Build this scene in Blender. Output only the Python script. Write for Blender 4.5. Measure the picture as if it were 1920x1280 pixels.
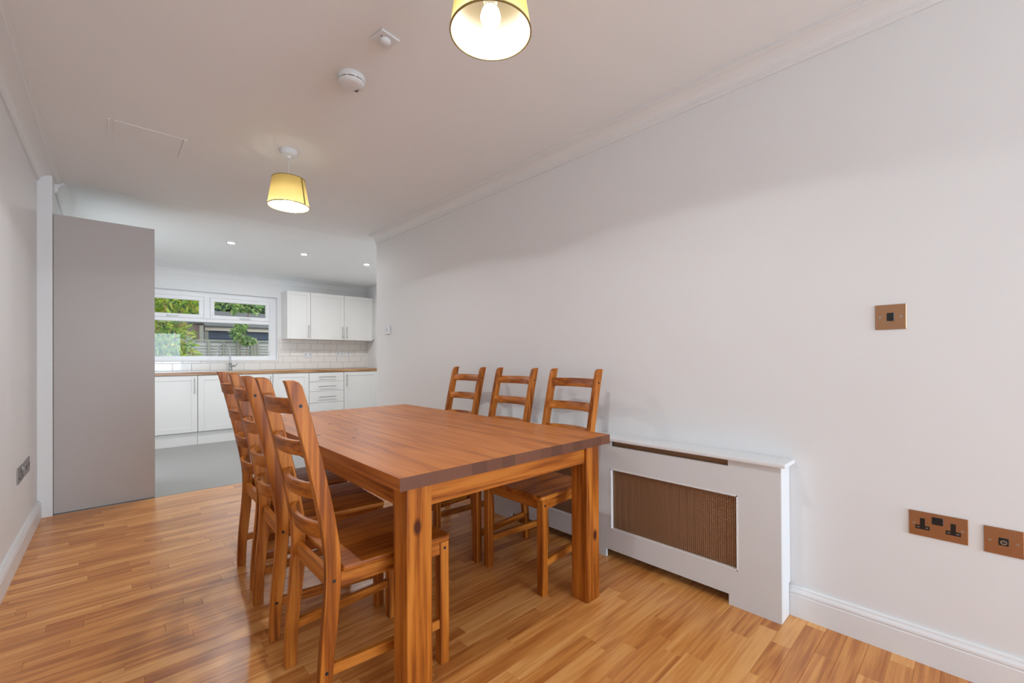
import bpy, bmesh, math, random
from mathutils import Vector, Matrix

for o in list(bpy.data.objects):
    bpy.data.objects.remove(o, do_unlink=True)
S = bpy.context.scene
C = S.collection
random.seed(7)

# ------------------------------------------------------------------ camera
YAW, PITCH, ROLL, FPX, PPY, H = math.radians(43.212), math.radians(.2267), math.radians(.3), 812.24, 668.71, 1.09
fw = Vector((math.sin(YAW) * math.cos(PITCH), math.cos(YAW) * math.cos(PITCH), math.sin(PITCH)))
rt = Vector((math.cos(YAW), -math.sin(YAW), 0))
dn = fw.cross(rt)
r2 = math.cos(ROLL) * rt + math.sin(ROLL) * dn
d2 = -math.sin(ROLL) * rt + math.cos(ROLL) * dn
EYE = Vector((0, 0, H))
cd = bpy.data.cameras.new('camera')
cam = bpy.data.objects.new('camera', cd)
C.objects.link(cam)
cd.sensor_width = 36
cd.sensor_fit = 'HORIZONTAL'
cd.lens = FPX / 1920 * 36
cd.shift_y = (PPY - 640) / 1920
cd.clip_start = .02
M3 = Matrix((r2, -d2, -fw)).transposed()
cam.matrix_world = Matrix.Translation(EYE) @ M3.to_4x4()
S.camera = cam


def at(px, py, **k):
    """pixel of the photograph + a known plane (X=, Y= or Z=) -> point in the room"""
    d = r2 * ((px - 960) / FPX) + d2 * ((py - PPY) / FPX) + fw
    a, v = list(k.items())[0]
    i = 'XYZ'.index(a)
    return EYE + d * ((v - EYE[i]) / d[i])


def proj(p):
    q = Vector(p) - EYE
    z = q.dot(fw)
    if z < .05:
        return None
    return 960 + FPX * q.dot(r2) / z, PPY + FPX * q.dot(d2) / z, z


# ------------------------------------------------------------------ world, light, exposure
w = bpy.data.worlds.new('overcast')
S.world = w
w.use_nodes = True
bg = w.node_tree.nodes['Background']
bg.inputs[0].default_value = (.86, .93, 1, 1)
bg.inputs[1].default_value = 2.3


def area(name, loc, rot, sx, sy, watts, col):
    l = bpy.data.lights.new(name, 'AREA')
    l.shape = 'RECTANGLE'
    l.size, l.size_y, l.energy, l.color = sx, sy, watts, col
    o = bpy.data.objects.new(name, l)
    C.objects.link(o)
    o.location, o.rotation_euler = loc, rot
    return o


# added daylight, set in the opening of an assumed, unseen door behind the camera
R_ = math.radians
YB = -4.5            # wall behind the camera
area('added_daylight_offscreen', (1.2, YB - .13, 1.06), (R_(90), 0, 0), 1.56, 1.96, 130, (.66, .83, 1))
S.view_settings.view_transform = 'Standard'
S.view_settings.look = 'None'
S.view_settings.exposure = 0.2
S.view_settings.gamma = 1
S.view_settings.use_curve_mapping = False
BULB = 13.0            # frosted sides of the bulbs; the flat LED face shines down


# ------------------------------------------------------------------ materials
def newmat(name):
    m = bpy.data.materials.new(name)
    m.use_nodes = True
    nt = m.node_tree
    return m, nt, nt.nodes['Principled BSDF']


def N(nt, t, **k):
    n = nt.nodes.new(t)
    for a, v in k.items():
        setattr(n, a, v)
    return n


def paint(name, col, rough=.5, metal=0, spec=.5, bump=0, bscale=60, coat=0, var=0):
    m, nt, b = newmat(name)
    b.inputs['Base Color'].default_value = (*col, 1)
    b.inputs['Roughness'].default_value = rough
    b.inputs['Metallic'].default_value = metal
    b.inputs['Specular IOR Level'].default_value = spec
    b.inputs['Coat Weight'].default_value = coat
    tc = N(nt, 'ShaderNodeTexCoord')
    nz = N(nt, 'ShaderNodeTexNoise')
    nz.inputs['Scale'].default_value = bscale
    nz.inputs['Detail'].default_value = 4
    nt.links.new(tc.outputs['Object'], nz.inputs['Vector'])
    if bump:
        bp = N(nt, 'ShaderNodeBump')
        bp.inputs['Strength'].default_value = bump
        bp.inputs['Distance'].default_value = .002
        nt.links.new(nz.outputs['Fac'], bp.inputs['Height'])
        nt.links.new(bp.outputs['Normal'], b.inputs['Normal'])
    if var:
        n2 = N(nt, 'ShaderNodeTexNoise')
        n2.inputs['Scale'].default_value = 2.5
        nt.links.new(tc.outputs['Object'], n2.inputs['Vector'])
        mx = N(nt, 'ShaderNodeMix', data_type='RGBA')
        mx.inputs[6].default_value = (*[c * (1 - var) for c in col], 1)
        mx.inputs[7].default_value = (*[min(1, c * (1 + var)) for c in col], 1)
        nt.links.new(n2.outputs['Fac'], mx.inputs[0])
        nt.links.new(mx.outputs[2], b.inputs['Base Color'])
    return m


def rnd_value(nt):
    """one random number per object and per loose piece of a mesh"""
    oi = N(nt, 'ShaderNodeObjectInfo')
    ge = N(nt, 'ShaderNodeNewGeometry')
    ad = N(nt, 'ShaderNodeMath', operation='ADD')
    nt.links.new(oi.outputs['Random'], ad.inputs[0])
    nt.links.new(ge.outputs['Random Per Island'], ad.inputs[1])
    fr = N(nt, 'ShaderNodeMath', operation='FRACT')
    nt.links.new(ad.outputs[0], fr.inputs[0])
    return fr.outputs[0], ge


def wood(name, axis, light, mid, dark, rough=.38, ring=8.0, streak=70.0, knots=True, tone=.12, coat=0, endgrain=None, knot_density=6.5, contrast=1.6, spec=.28):
    m, nt, b = newmat(name)
    L = nt.links.new
    rv, ge = rnd_value(nt)
    tc = N(nt, 'ShaderNodeTexCoord')
    off = N(nt, 'ShaderNodeVectorMath', operation='SCALE')
    off.inputs[0].default_value = (7.3, 11.9, 5.7)
    L(rv, off.inputs['Scale'])
    add = N(nt, 'ShaderNodeVectorMath', operation='ADD')
    L(tc.outputs['Object'], add.inputs[0])
    L(off.outputs[0], add.inputs[1])
    def stretched(a):
        s = N(nt, 'ShaderNodeVectorMath', operation='MULTIPLY')
        v = [1, 1, 1]
        v['xyz'.index(axis)] = a
        s.inputs[1].default_value = v
        L(add.outputs[0], s.inputs[0])
        return s.outputs[0]
    # growth rings: distorted noise isolines
    n1 = N(nt, 'ShaderNodeTexNoise')
    n1.inputs['Scale'].default_value = ring
    n1.inputs['Detail'].default_value = 1.5
    n1.inputs['Distortion'].default_value = .3
    L(stretched(.09), n1.inputs['Vector'])
    mu = N(nt, 'ShaderNodeMath', operation='MULTIPLY')
    mu.inputs[1].default_value = 26
    L(n1.outputs['Fac'], mu.inputs[0])
    sn = N(nt, 'ShaderNodeMath', operation='SINE')
    L(mu.outputs[0], sn.inputs[0])
    # fine fibres
    n2 = N(nt, 'ShaderNodeTexNoise')
    n2.inputs['Scale'].default_value = streak
    n2.inputs['Detail'].default_value = 5
    n2.inputs['Roughness'].default_value = .65
    L(stretched(.035), n2.inputs['Vector'])
    mr = N(nt, 'ShaderNodeMapRange')
    mr.inputs[1].default_value = -1
    mr.inputs[2].default_value = 1
    mr.inputs[3].default_value = -.16 * contrast
    mr.inputs[4].default_value = .16 * contrast
    L(sn.outputs[0], mr.inputs[0])
    mr2 = N(nt, 'ShaderNodeMapRange')
    mr2.inputs[1].default_value = .3
    mr2.inputs[2].default_value = .7
    mr2.inputs[3].default_value = .5 - .28 * contrast
    mr2.inputs[4].default_value = .5 + .28 * contrast
    L(n2.outputs['Fac'], mr2.inputs[0])
    sm = N(nt, 'ShaderNodeMath', operation='ADD')
    L(mr.outputs[0], sm.inputs[0])
    L(mr2.outputs[0], sm.inputs[1])
    # tone of the piece
    tn = N(nt, 'ShaderNodeMapRange')
    tn.inputs[3].default_value = -tone
    tn.inputs[4].default_value = tone
    wn = N(nt, 'ShaderNodeTexWhiteNoise', noise_dimensions='1D')
    L(rv, wn.inputs['W'])
    L(wn.outputs['Value'], tn.inputs[0])
    s2 = N(nt, 'ShaderNodeMath', operation='ADD')
    L(sm.outputs[0], s2.inputs[0])
    L(tn.outputs[0], s2.inputs[1])
    cr = N(nt, 'ShaderNodeValToRGB')
    e = cr.color_ramp.elements
    e[0].position, e[0].color = .12, (*dark, 1)
    e[1].position, e[1].color = .9, (*light, 1)
    k = e.new(.5)
    k.color = (*mid, 1)
    L(s2.outputs[0], cr.inputs[0])
    col = cr.outputs[0]
    if knots:
        vo = N(nt, 'ShaderNodeTexVoronoi')
        vo.inputs['Scale'].default_value = knot_density
        L(stretched(.55), vo.inputs['Vector'])
        kr = N(nt, 'ShaderNodeValToRGB')
        ke = kr.color_ramp.elements
        ke[0].position, ke[0].color = .06, (1, 1, 1, 1)
        ke[1].position, ke[1].color = .12, (0, 0, 0, 1)
        L(vo.outputs['Distance'], kr.inputs[0])
        mx = N(nt, 'ShaderNodeMix', data_type='RGBA')
        L(kr.outputs[0], mx.inputs[0])
        L(col, mx.inputs[6])
        mx.inputs[7].default_value = (dark[0] * .28, dark[1] * .2, dark[2] * .2, 1)
        col = mx.outputs[2]
    if endgrain:
        # sawn end grain of the boards soaks up more stain
        sp = N(nt, 'ShaderNodeSeparateXYZ')
        L(tc.outputs['Normal'], sp.inputs[0])
        ab = N(nt, 'ShaderNodeMath', operation='ABSOLUTE')
        L(sp.outputs['XYZ'.index(axis.upper())], ab.inputs[0])
        gt = N(nt, 'ShaderNodeMath', operation='GREATER_THAN')
        gt.inputs[1].default_value = .8
        L(ab.outputs[0], gt.inputs[0])
        vr = N(nt, 'ShaderNodeMix', data_type='RGBA')
        vr.inputs[6].default_value = (*[c * .8 for c in endgrain], 1)
        vr.inputs[7].default_value = (*[c * 1.25 for c in endgrain], 1)
        L(wn.outputs['Value'], vr.inputs[0])
        mx = N(nt, 'ShaderNodeMix', data_type='RGBA')
        L(gt.outputs[0], mx.inputs[0])
        L(col, mx.inputs[6])
        L(vr.outputs[2], mx.inputs[7])
        col = mx.outputs[2]
    L(col, b.inputs['Base Color'])
    b.inputs['Roughness'].default_value = rough
    b.inputs['Specular IOR Level'].default_value = spec
    b.inputs['Coat Weight'].default_value = coat
    b.inputs['Coat Roughness'].default_value = .25
    bp = N(nt, 'ShaderNodeBump')
    bp.inputs['Strength'].default_value = .12
    bp.inputs['Distance'].default_value = .001
    L(n2.outputs['Fac'], bp.inputs['Height'])
    L(bp.outputs['Normal'], b.inputs['Normal'])
    return m


PL, PM, PD = (.56, .19, .026), (.43, .122, .012), (.23, .055, .005)
WX = wood('pine_x', 'x', PL, PM, PD)
WY = wood('pine_y', 'y', PL, PM, PD)
WZ = wood('pine_z', 'z', PL, PM, PD)
WSEAT = wood('pine_seat', 'y', PL, PM, PD, rough=.42, coat=.05)
WTOP = wood('pine_tabletop', 'y', (.62, .215, .04), (.52, .155, .02), (.32, .08, .009), rough=.40, coat=0, tone=.03, spec=.34,
            endgrain=(.135, .052, .028), knot_density=10, contrast=1.0)
OAK = wood('oak_laminate', 'x', (.83, .41, .13), (.67, .27, .066), (.45, .145, .029), rough=.29, knots=False, tone=.24, coat=.05,
           ring=13, streak=80, contrast=1.0, spec=.5)
OAKTOP = wood('oak_worktop', 'x', (.52, .30, .14), (.42, .22, .095), (.28, .13, .05), rough=.22, knots=False, tone=.1, coat=.4)
WALL = paint('wall_paint', (.83, .835, .835), .55, bump=.05, bscale=180)
CEIL = paint('ceiling_paint', (.87, .875, .875), .6, bump=.04, bscale=120, var=.012)
KCEIL = paint('kitchen_ceiling_paint', (.90, .91, .91), .6, bump=.03, bscale=120)
KWALL = paint('kitchen_wall_paint', (.84, .84, .83), .55, bump=.03, bscale=120)
TRIM = paint('trim_gloss', (.82, .825, .825), .35)
COVERP = paint('cover_paint', (.75, .755, .755), .4, bump=.02)
TAUPE = paint('taupe_panel', (.50, .455, .425), .45, bump=.02)
KFLOOR = paint('grey_vinyl', (.29, .283, .27), .32, var=.05)
CABW = paint('cabinet_white', (.78, .762, .735), .4)
STEEL = paint('brushed_steel', (.42, .41, .39), .3, metal=1)
CHROME = paint('chrome', (.36, .36, .36), .18, metal=1)
BRONZE = paint('bronze_plate', (.42, .235, .13), .33, metal=1, bump=.02)
NICKEL = paint('nickel_plate', (.36, .35, .34), .38, metal=1)
BRONZEMESH = paint('bronze_mesh', (.42, .235, .125), .5, metal=.5)
BLACK = paint('black_plastic', (.008, .008, .008), .35)
DARKIRON = paint('dark_screw', (.018, .018, .022), .45, metal=.4)
WPLAST = paint('white_plastic', (.77, .79, .80), .35)
UPVC = paint('window_upvc', (.88, .88, .885), .3)
TILE = paint('tile_glaze', (.83, .80, .76), .15, coat=.4)
GROUT = paint('grout', (.52, .50, .47), .8)
DARKVOID = paint('underlay', (.05, .035, .02), .9)
RADW = paint('radiator_shaded_brown', (.30, .21, .15), .6)  # brown interior tone with the shade behind the mesh put into the colour
CORD = paint('cord_pvc', (.62, .60, .56), .4)


def glass_mat():
    m = bpy.data.materials.new('window_glass')
    m.use_nodes = True
    nt = m.node_tree
    nt.nodes.clear()
    out = N(nt, 'ShaderNodeOutputMaterial')
    tr = N(nt, 'ShaderNodeBsdfTransparent')
    gl = N(nt, 'ShaderNodeBsdfGlossy')
    gl.inputs['Roughness'].default_value = .02
    fr = N(nt, 'ShaderNodeFresnel')
    fr.inputs['IOR'].default_value = 1.3
    mx = N(nt, 'ShaderNodeMixShader')
    nt.links.new(fr.outputs[0], mx.inputs[0])
    nt.links.new(tr.outputs[0], mx.inputs[1])
    nt.links.new(gl.outputs[0], mx.inputs[2])
    nt.links.new(mx.outputs[0], out.inputs[0])
    return m


GLASS = glass_mat()


def fabric(name, col, trans, fac):
    m = bpy.data.materials.new(name)
    m.use_nodes = True
    nt = m.node_tree
    nt.nodes.clear()
    out = N(nt, 'ShaderNodeOutputMaterial')
    d = N(nt, 'ShaderNodeBsdfDiffuse')
    d.inputs[0].default_value = (*col, 1)
    t = N(nt, 'ShaderNodeBsdfTranslucent')
    t.inputs[0].default_value = (*trans, 1)
    tc = N(nt, 'ShaderNodeTexCoord')
    nz = N(nt, 'ShaderNodeTexNoise')
    nz.inputs['Scale'].default_value = 300
    nt.links.new(tc.outputs['Object'], nz.inputs['Vector'])
    bp = N(nt, 'ShaderNodeBump')
    bp.inputs['Strength'].default_value = .05
    nt.links.new(nz.outputs['Fac'], bp.inputs['Height'])
    nt.links.new(bp.outputs[0], d.inputs['Normal'])
    mx = N(nt, 'ShaderNodeMixShader')
    mx.inputs[0].default_value = fac
    nt.links.new(d.outputs[0], mx.inputs[1])
    nt.links.new(t.outputs[0], mx.inputs[2])
    nt.links.new(mx.outputs[0], out.inputs[0])
    return m


SHADE = fabric('yellow_shade_fabric', (.78, .60, .22), (.95, .80, .40), .65)
LINING = fabric('shade_lining', (.86, .82, .72), (.92, .88, .74), .5)
SEAM = paint('olive_seam', (.30, .24, .04), .7)
RIM = paint('shade_rim', (.30, .21, .06), .6)


def emit(name, col, st):
    m = bpy.data.materials.new(name)
    m.use_nodes = True
    nt = m.node_tree
    nt.nodes.clear()
    out = N(nt, 'ShaderNodeOutputMaterial')
    e = N(nt, 'ShaderNodeEmission')
    e.inputs[0].default_value = (*col, 1)
    e.inputs[1].default_value = st
    nt.links.new(e.outputs[0], out.inputs[0])
    return m


LIT = emit('lit_bulb', (1, .92, .76), BULB)
LEDFACE = emit('lit_led_face', (.92, .96, 1), 2000)
SPOTLIT = emit('lit_downlight', (.97, .98, 1), 1150)


# ------------------------------------------------------------------ mesh helpers
class MB:
    def __init__(s):
        s.bm = bmesh.new()

    def box(s, x0, x1, y0, y1, z0, z1, bev=0, seg=1):
        t = bmesh.new()
        vs = [t.verts.new((x, y, z)) for x in (x0, x1) for y in (y0, y1) for z in (z0, z1)]
        for f in ((0, 1, 3, 2), (4, 6, 7, 5), (0, 4, 5, 1), (2, 3, 7, 6), (0, 2, 6, 4), (1, 5, 7, 3)):
            t.faces.new([vs[i] for i in f])
        if bev:
            bmesh.ops.bevel(t, geom=t.edges[:], offset=bev, segments=seg, affect='EDGES', profile=.6)
        return s.merge(t)

    def merge(s, t, mat=None):
        if mat is not None:
            t.transform(mat)
        me = bpy.data.meshes.new('tmp')
        t.to_mesh(me)
        t.free()
        s.bm.from_mesh(me)
        bpy.data.meshes.remove(me)
        return s

    def prism(s, poly, axis, a0, a1, bev=0, seg=1):
        """polygon in the two other axes (cyclic order), extruded along axis"""
        t = bmesh.new()
        def P(u, v, a):
            return {'x': (a, u, v), 'y': (u, a, v), 'z': (u, v, a)}[axis]
        A = [t.verts.new(P(u, v, a0)) for u, v in poly]
        B = [t.verts.new(P(u, v, a1)) for u, v in poly]
        n = len(poly)
        t.faces.new(A)
        t.faces.new(B[::-1])
        for i in range(n):
            t.faces.new((A[i], B[i], B[(i + 1) % n], A[(i + 1) % n]))
        bmesh.ops.recalc_face_normals(t, faces=t.faces[:])
        if bev:
            es = [e for e in t.edges if len(e.link_faces) == 2 and e.calc_face_angle(0) > .5]
            bmesh.ops.bevel(t, geom=es, offset=bev, segments=seg, affect='EDGES', profile=.6)
        return s.merge(t)

    def profile(s, prof, p0, p1, nrm):
        """moulding: profile points (out from the wall, z) swept from p0 to p1"""
        t = bmesh.new()
        p0, p1, nrm = Vector((*p0, 0)), Vector((*p1, 0)), Vector((*nrm, 0))
        A = [t.verts.new(p0 + nrm * u + Vector((0, 0, z))) for u, z in prof]
        B = [t.verts.new(p1 + nrm * u + Vector((0, 0, z))) for u, z in prof]
        n = len(prof)
        t.faces.new(A)
        t.faces.new(B[::-1])
        for i in range(n):
            t.faces.new((A[i], B[i], B[(i + 1) % n], A[(i + 1) % n]))
        bmesh.ops.recalc_face_normals(t, faces=t.faces[:])
        return s.merge(t)

    def cyl(s, c, r, h, axis='z', n=24, r1=None, cap=True):
        t = bmesh.new()
        bmesh.ops.create_cone(t, cap_ends=cap, segments=n, radius1=r, radius2=r if r1 is None else r1, depth=h)
        R = {'z': Matrix(), 'x': Matrix.Rotation(math.pi / 2, 4, 'Y'), 'y': Matrix.Rotation(-math.pi / 2, 4, 'X')}[axis]
        return s.merge(t, Matrix.Translation(c) @ R)

    def lathe(s, prof, c=(0, 0, 0), n=40, close=False):
        t = bmesh.new()
        rings = []
        for r, z in prof:
            rings.append([t.verts.new((c[0] + max(r, 1e-5) * math.cos(2 * math.pi * i / n), c[1] + max(r, 1e-5) * math.sin(2 * math.pi * i / n), c[2] + z)) for i in range(n)])
        if close:
            rings.append(rings[0])
        for a, b in zip(rings, rings[1:]):
            for i in range(n):
                t.faces.new((a[i], a[(i + 1) % n], b[(i + 1) % n], b[i]))
        bmesh.ops.remove_doubles(t, verts=t.verts[:], dist=2e-5)
        bmesh.ops.recalc_face_normals(t, faces=t.faces[:])
        return s.merge(t)

    def tube(s, pts, r, n=10):
        t = bmesh.new()
        pts = [Vector(p) for p in pts]
        rings = []
        up = None
        for i, p in enumerate(pts):
            d = (pts[min(i + 1, len(pts) - 1)] - pts[max(i - 1, 0)]).normalized()
            if up is None:
                up = d.orthogonal().normalized()
            up = (up - d * up.dot(d)).normalized()
            sd = d.cross(up)
            rr = r[i] if isinstance(r, (list, tuple)) else r
            rings.append([t.verts.new(p + (up * math.cos(2 * math.pi * k / n) + sd * math.sin(2 * math.pi * k / n)) * rr) for k in range(n)])
        for a, b in zip(rings, rings[1:]):
            for k in range(n):
                t.faces.new((a[k], a[(k + 1) % n], b[(k + 1) % n], b[k]))
        t.faces.new(rings[0][::-1])
        t.faces.new(rings[-1])
        bmesh.ops.recalc_face_normals(t, faces=t.faces[:])
        return s.merge(t)

    def mesh(s, name, smooth=False):
        me = bpy.data.meshes.new(name)
        s.bm.normal_update()
        s.bm.to_mesh(me)
        s.bm.free()
        if smooth:
            for p in me.polygons:
                p.use_smooth = True
            try:
                me.set_sharp_from_angle(angle=math.radians(40))
            except Exception:
                pass
        return me

    def build(s, name, mat, parent=None, smooth=False, loc=None):
        me = s.mesh(name, smooth)
        me.materials.append(mat)
        o = bpy.data.objects.new(name, me)
        C.objects.link(o)
        if parent is not None:
            o.parent = parent
        if loc is not None:
            o.location = loc
        return o


def tag(o, label, cat=None, group=None, kind=None):
    o['label'] = label
    if cat:
        o['category'] = cat
    if group:
        o['group'] = group
    if kind:
        o['kind'] = kind
    return o


def thing(name, label, cat, loc=(0, 0, 0), rz=0, group=None):
    o = bpy.data.objects.new(name, None)
    o.empty_display_size = .1
    C.objects.link(o)
    o.location = loc
    o.rotation_euler = (0, 0, rz)
    return tag(o, label, cat, group)


def struct(name, mb, mat, label, cat):
    return tag(mb.build(name, mat), label, cat, kind='structure')


def copy_tree(o, parent=None):
    c = o.copy()
    C.objects.link(c)
    c.parent = parent
    for ch in list(o.children):
        copy_tree(ch, c)
    return c


# ------------------------------------------------------------------ the room
XW = 2.13            # right wall
YO = 4.39            # end of the right wall, kitchen opening
ZC = 2.41            # dining ceiling
YC = 4.63            # edge of the dining ceiling
YF = 7.42            # far kitchen wall
XKL, XKR = -.27, 3.42


def xl(y):           # left wall runs out of square by under one degree
    return -.343 + (y - 4.44) * math.tan(math.radians(.79))


struct('wall_right', MB().box(XW, XW + .12, YB, YO, 0, 2.5), WALL, 'long plain white wall beside the dining table', 'wall')
struct('wall_left', MB().prism([(xl(YB) - .12, YB), (xl(YB), YB), (xl(4.44), 4.44), (xl(4.44) - .12, 4.44)], 'z', 0, 2.5), WALL,
       'white wall opposite the radiator cover, with two metal sockets', 'wall')
b = MB()
for x0, x1, z0, z1 in ((-.6, .35, 0, 2.5), (2.05, XW + .12, 0, 2.5), (.35, 2.05, 2.12, 2.5)):
    b.box(x0, x1, YB - .12, YB, z0, z1)
struct('wall_back', b, WALL, 'white wall behind the viewer with the opening of the added door', 'wall')
# dining ceiling with a straight edge towards the kitchen
struct('ceiling', MB().box(-.6, XW + .12, YB - .12, YC, ZC, 2.52), CEIL, 'flat off white dining room ceiling', 'ceiling')
struct('ceiling_kitchen', MB().prism([(YC, 2.435), (YF + .3, 2.352), (YF + .3, 2.52), (YC, 2.52)], 'x', -.6, XKR + .15), KCEIL,
       'bright white kitchen ceiling with three downlights', 'ceiling')
# kitchen walls
b = MB()
b.box(-.45, XKL, 4.44, 5.15, 0, 2.5)
b.box(-.45, XKL, 6.35, YF + .3, 0, 2.5)
b.box(-.45, XKL, 5.15, 6.35, 2.08, 2.5)
struct('wall_kitchen_left', b, KWALL, 'white kitchen wall beside the tall taupe cabinet', 'wall')
struct('wall_kitchen_right', MB().box(XKR, XKR + .12, YO, YF + .3, 0, 2.5), KWALL, 'white kitchen side wall at the end of the worktop', 'wall')
struct('wall_kitchen_near', MB().box(XW + .12, XKR + .12, YO - .12, YO, 0, 2.5), KWALL, 'kitchen wall returning behind the dining room', 'wall')
WX0, WX1, WZ0, WZ1 = .17, 1.956, 1.092, 2.056
b = MB()
b.box(-.45, WX0, YF, YF + .3, 0, 2.5)
b.box(WX1, XKR, YF, YF + .3, 0, 2.5)
b.box(WX0, WX1, YF, YF + .3, 0, WZ0)
b.box(WX0, WX1, YF, YF + .3, WZ1, 2.5)
wall_far = struct('wall_far', b, KWALL, 'kitchen wall with the garden window and white metro tiles', 'wall')


def cove(p, d, z):
    pts = [(0, z - d), (.010, z - d), (.012, z - d + .010)]
    for i in range(9):
        a = i / 8 * math.pi / 2
        pts.append((.014 + (p - .030) * (1 - math.cos(a)), z - d + .012 + (d - .026) * math.sin(a)))
    pts += [(p - .012, z - .012), (p, z - .010), (p, z), (0, z)]
    return pts


struct('trim_1', MB().profile(cove(.088, .085, ZC), (XW, YB), (XW, YO), (-1, 0)), TRIM, 'white coving along the top of the long right wall', 'coving')
struct('trim_2', MB().profile(cove(.105, .066, ZC), (xl(YB), YB), (xl(YC), YC), (1, 0)), TRIM, 'white coving along the top of the wall with metal sockets', 'coving')
struct('trim_3', MB().profile(cove(.10, .11, 2.366), (XKL, YF), (XKR, YF), (0, -1)), KWALL, 'white coving above the kitchen window and cabinets', 'coving')
struct('trim_4', MB().profile(cove(.10, .10, 2.43), (XKL, YC + .001), (XKL, YF - .1), (1, 0)), KWALL, 'white coving above the tall taupe cabinet', 'coving')


def skirt(t, h):
    return [(0, 0), (t, 0), (t, h - .036), (t - .002, h - .033), (t - .002, h - .030), (t, h - .027), (t - .001, h - .020),
            (t * .62, h - .010), (t * .55, h - .004), (t * .38, h), (0, h)]


struct('baseboard_right', MB().profile(skirt(.018, .125), (XW, YB), (XW, .60), (-1, 0)), TRIM, 'white moulded skirting board below the bronze sockets', 'skirting')
struct('baseboard_left', MB().profile(skirt(.02, .125), (xl(YB), YB), (xl(4.44), 4.44), (1, 0)), TRIM, 'white moulded skirting board below the metal sockets on the left wall', 'skirting')
struct('baseboard_far', MB().profile(skirt(.018, .125), (XW, 2.3), (XW, YO), (-1, 0)), TRIM, 'white skirting board between radiator cover and kitchen', 'skirting')

# floors
YK = 4.455
floor = struct('floor', MB().box(-.6, XW + .12, YB - .12, YK, -.12, -.009), DARKVOID, 'warm oak strip laminate floor of the dining room', 'floor')
struct('floor_kitchen', MB().box(-.6, XKR + .12, YK + .004, YF + .3, -.12, -.001), KFLOOR, 'smooth light grey vinyl kitchen floor', 'floor')
struct('trim_5', MB().box(xl(4.44) + .08, XW, YK - .002, YK + .006, -.01, .001), NICKEL, 'thin threshold strip between oak and grey floors', 'threshold strip')

# planks: strips of 65 mm in rows along X
rows = []
y = YK - .004
r = random.Random(11)
pieces = []
row = 0
while y > YB:
    wdt = .0652
    x = -.46 - r.random() * .4
    while x < XW:
        ln = r.choice((.24, .34, .42, .48, .54, .60, .68, .76))
        x0, x1 = max(x, -.46), min(x + ln, XW + .01)
        if x1 - x0 > .02:
            pieces.append((x0, x1, y - wdt, y, row))
        x += ln
    y -= wdt
    row += 1


def shown(p):
    qs = [proj((a, c, 0)) for a in p[:2] for c in p[2:4]]
    if any(q is None for q in qs):
        return 0
    xs, ys = [q[0] for q in qs], [q[1] for q in qs]
    cx, cy = sum(xs) / 4, sum(ys) / 4
    if not (-60 < cx < 1980 and cy < 1320):
        return 0
    a, b_, d_, c_ = [(q[0], q[1]) for q in qs]
    poly = (a, b_, c_, d_)
    ar = abs(sum(poly[i][0] * poly[(i + 1) % 4][1] - poly[(i + 1) % 4][0] * poly[i][1] for i in range(4))) / 2
    return min(ar, 20000) + 1


pieces.sort(key=lambda p: -shown(p))
cache = {}


def plank_mesh(ln, wd):
    k = (round(ln, 3), round(wd, 4))
    if k not in cache:
        me = MB().box(-ln / 2 + .0002, ln / 2 - .0002, -wd / 2 + .0002, wd / 2 - .0002, -.008, 0, bev=.0008).mesh('plank')
        me.materials.append(OAK)
        cache[k] = me
    return cache[k]


rest = MB()
for i, p in enumerate(pieces):
    x0, x1, y0, y1, _ = p
    if i < 300 and shown(p) > 0:
        o = bpy.data.objects.new('plank', plank_mesh(x1 - x0, y1 - y0))
        C.objects.link(o)
        o.parent = floor
        o.location = ((x0 + x1) / 2, (y0 + y1) / 2, 0)
    else:
        rest.box(x0 + .0002, x1 - .0002, y0 + .0002, y1 - .0002, -.008, -.0001)
o = rest.build('plank', OAK, floor)
o['kind'] = 'stuff'

# unseen back and garden door frames, added so daylight enters both rooms
wb = struct('added_door_2', MB().box(.35, 2.05, YB - .12, YB - .06, 0, .08).box(.35, 2.05, YB - .12, YB - .06, 2.04, 2.12)
            .box(.35, .42, YB - .12, YB - .06, .08, 2.04).box(1.98, 2.05, YB - .12, YB - .06, .08, 2.04).box(1.17, 1.23, YB - .12, YB - .06, .08, 2.04), UPVC,
            'unseen white double door frame added in the wall behind the viewer', 'door')
gd = struct('added_door_1', MB().box(-.45, -.39, 5.15, 5.22, 0, 2.08).box(-.45, -.39, 6.28, 6.35, 0, 2.08)
            .box(-.45, -.39, 5.22, 6.28, 0, .08).box(-.45, -.39, 5.22, 6.28, 2.0, 2.08), UPVC,
            'added garden door frame, unseen behind the tall taupe cabinet', 'door')

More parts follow.
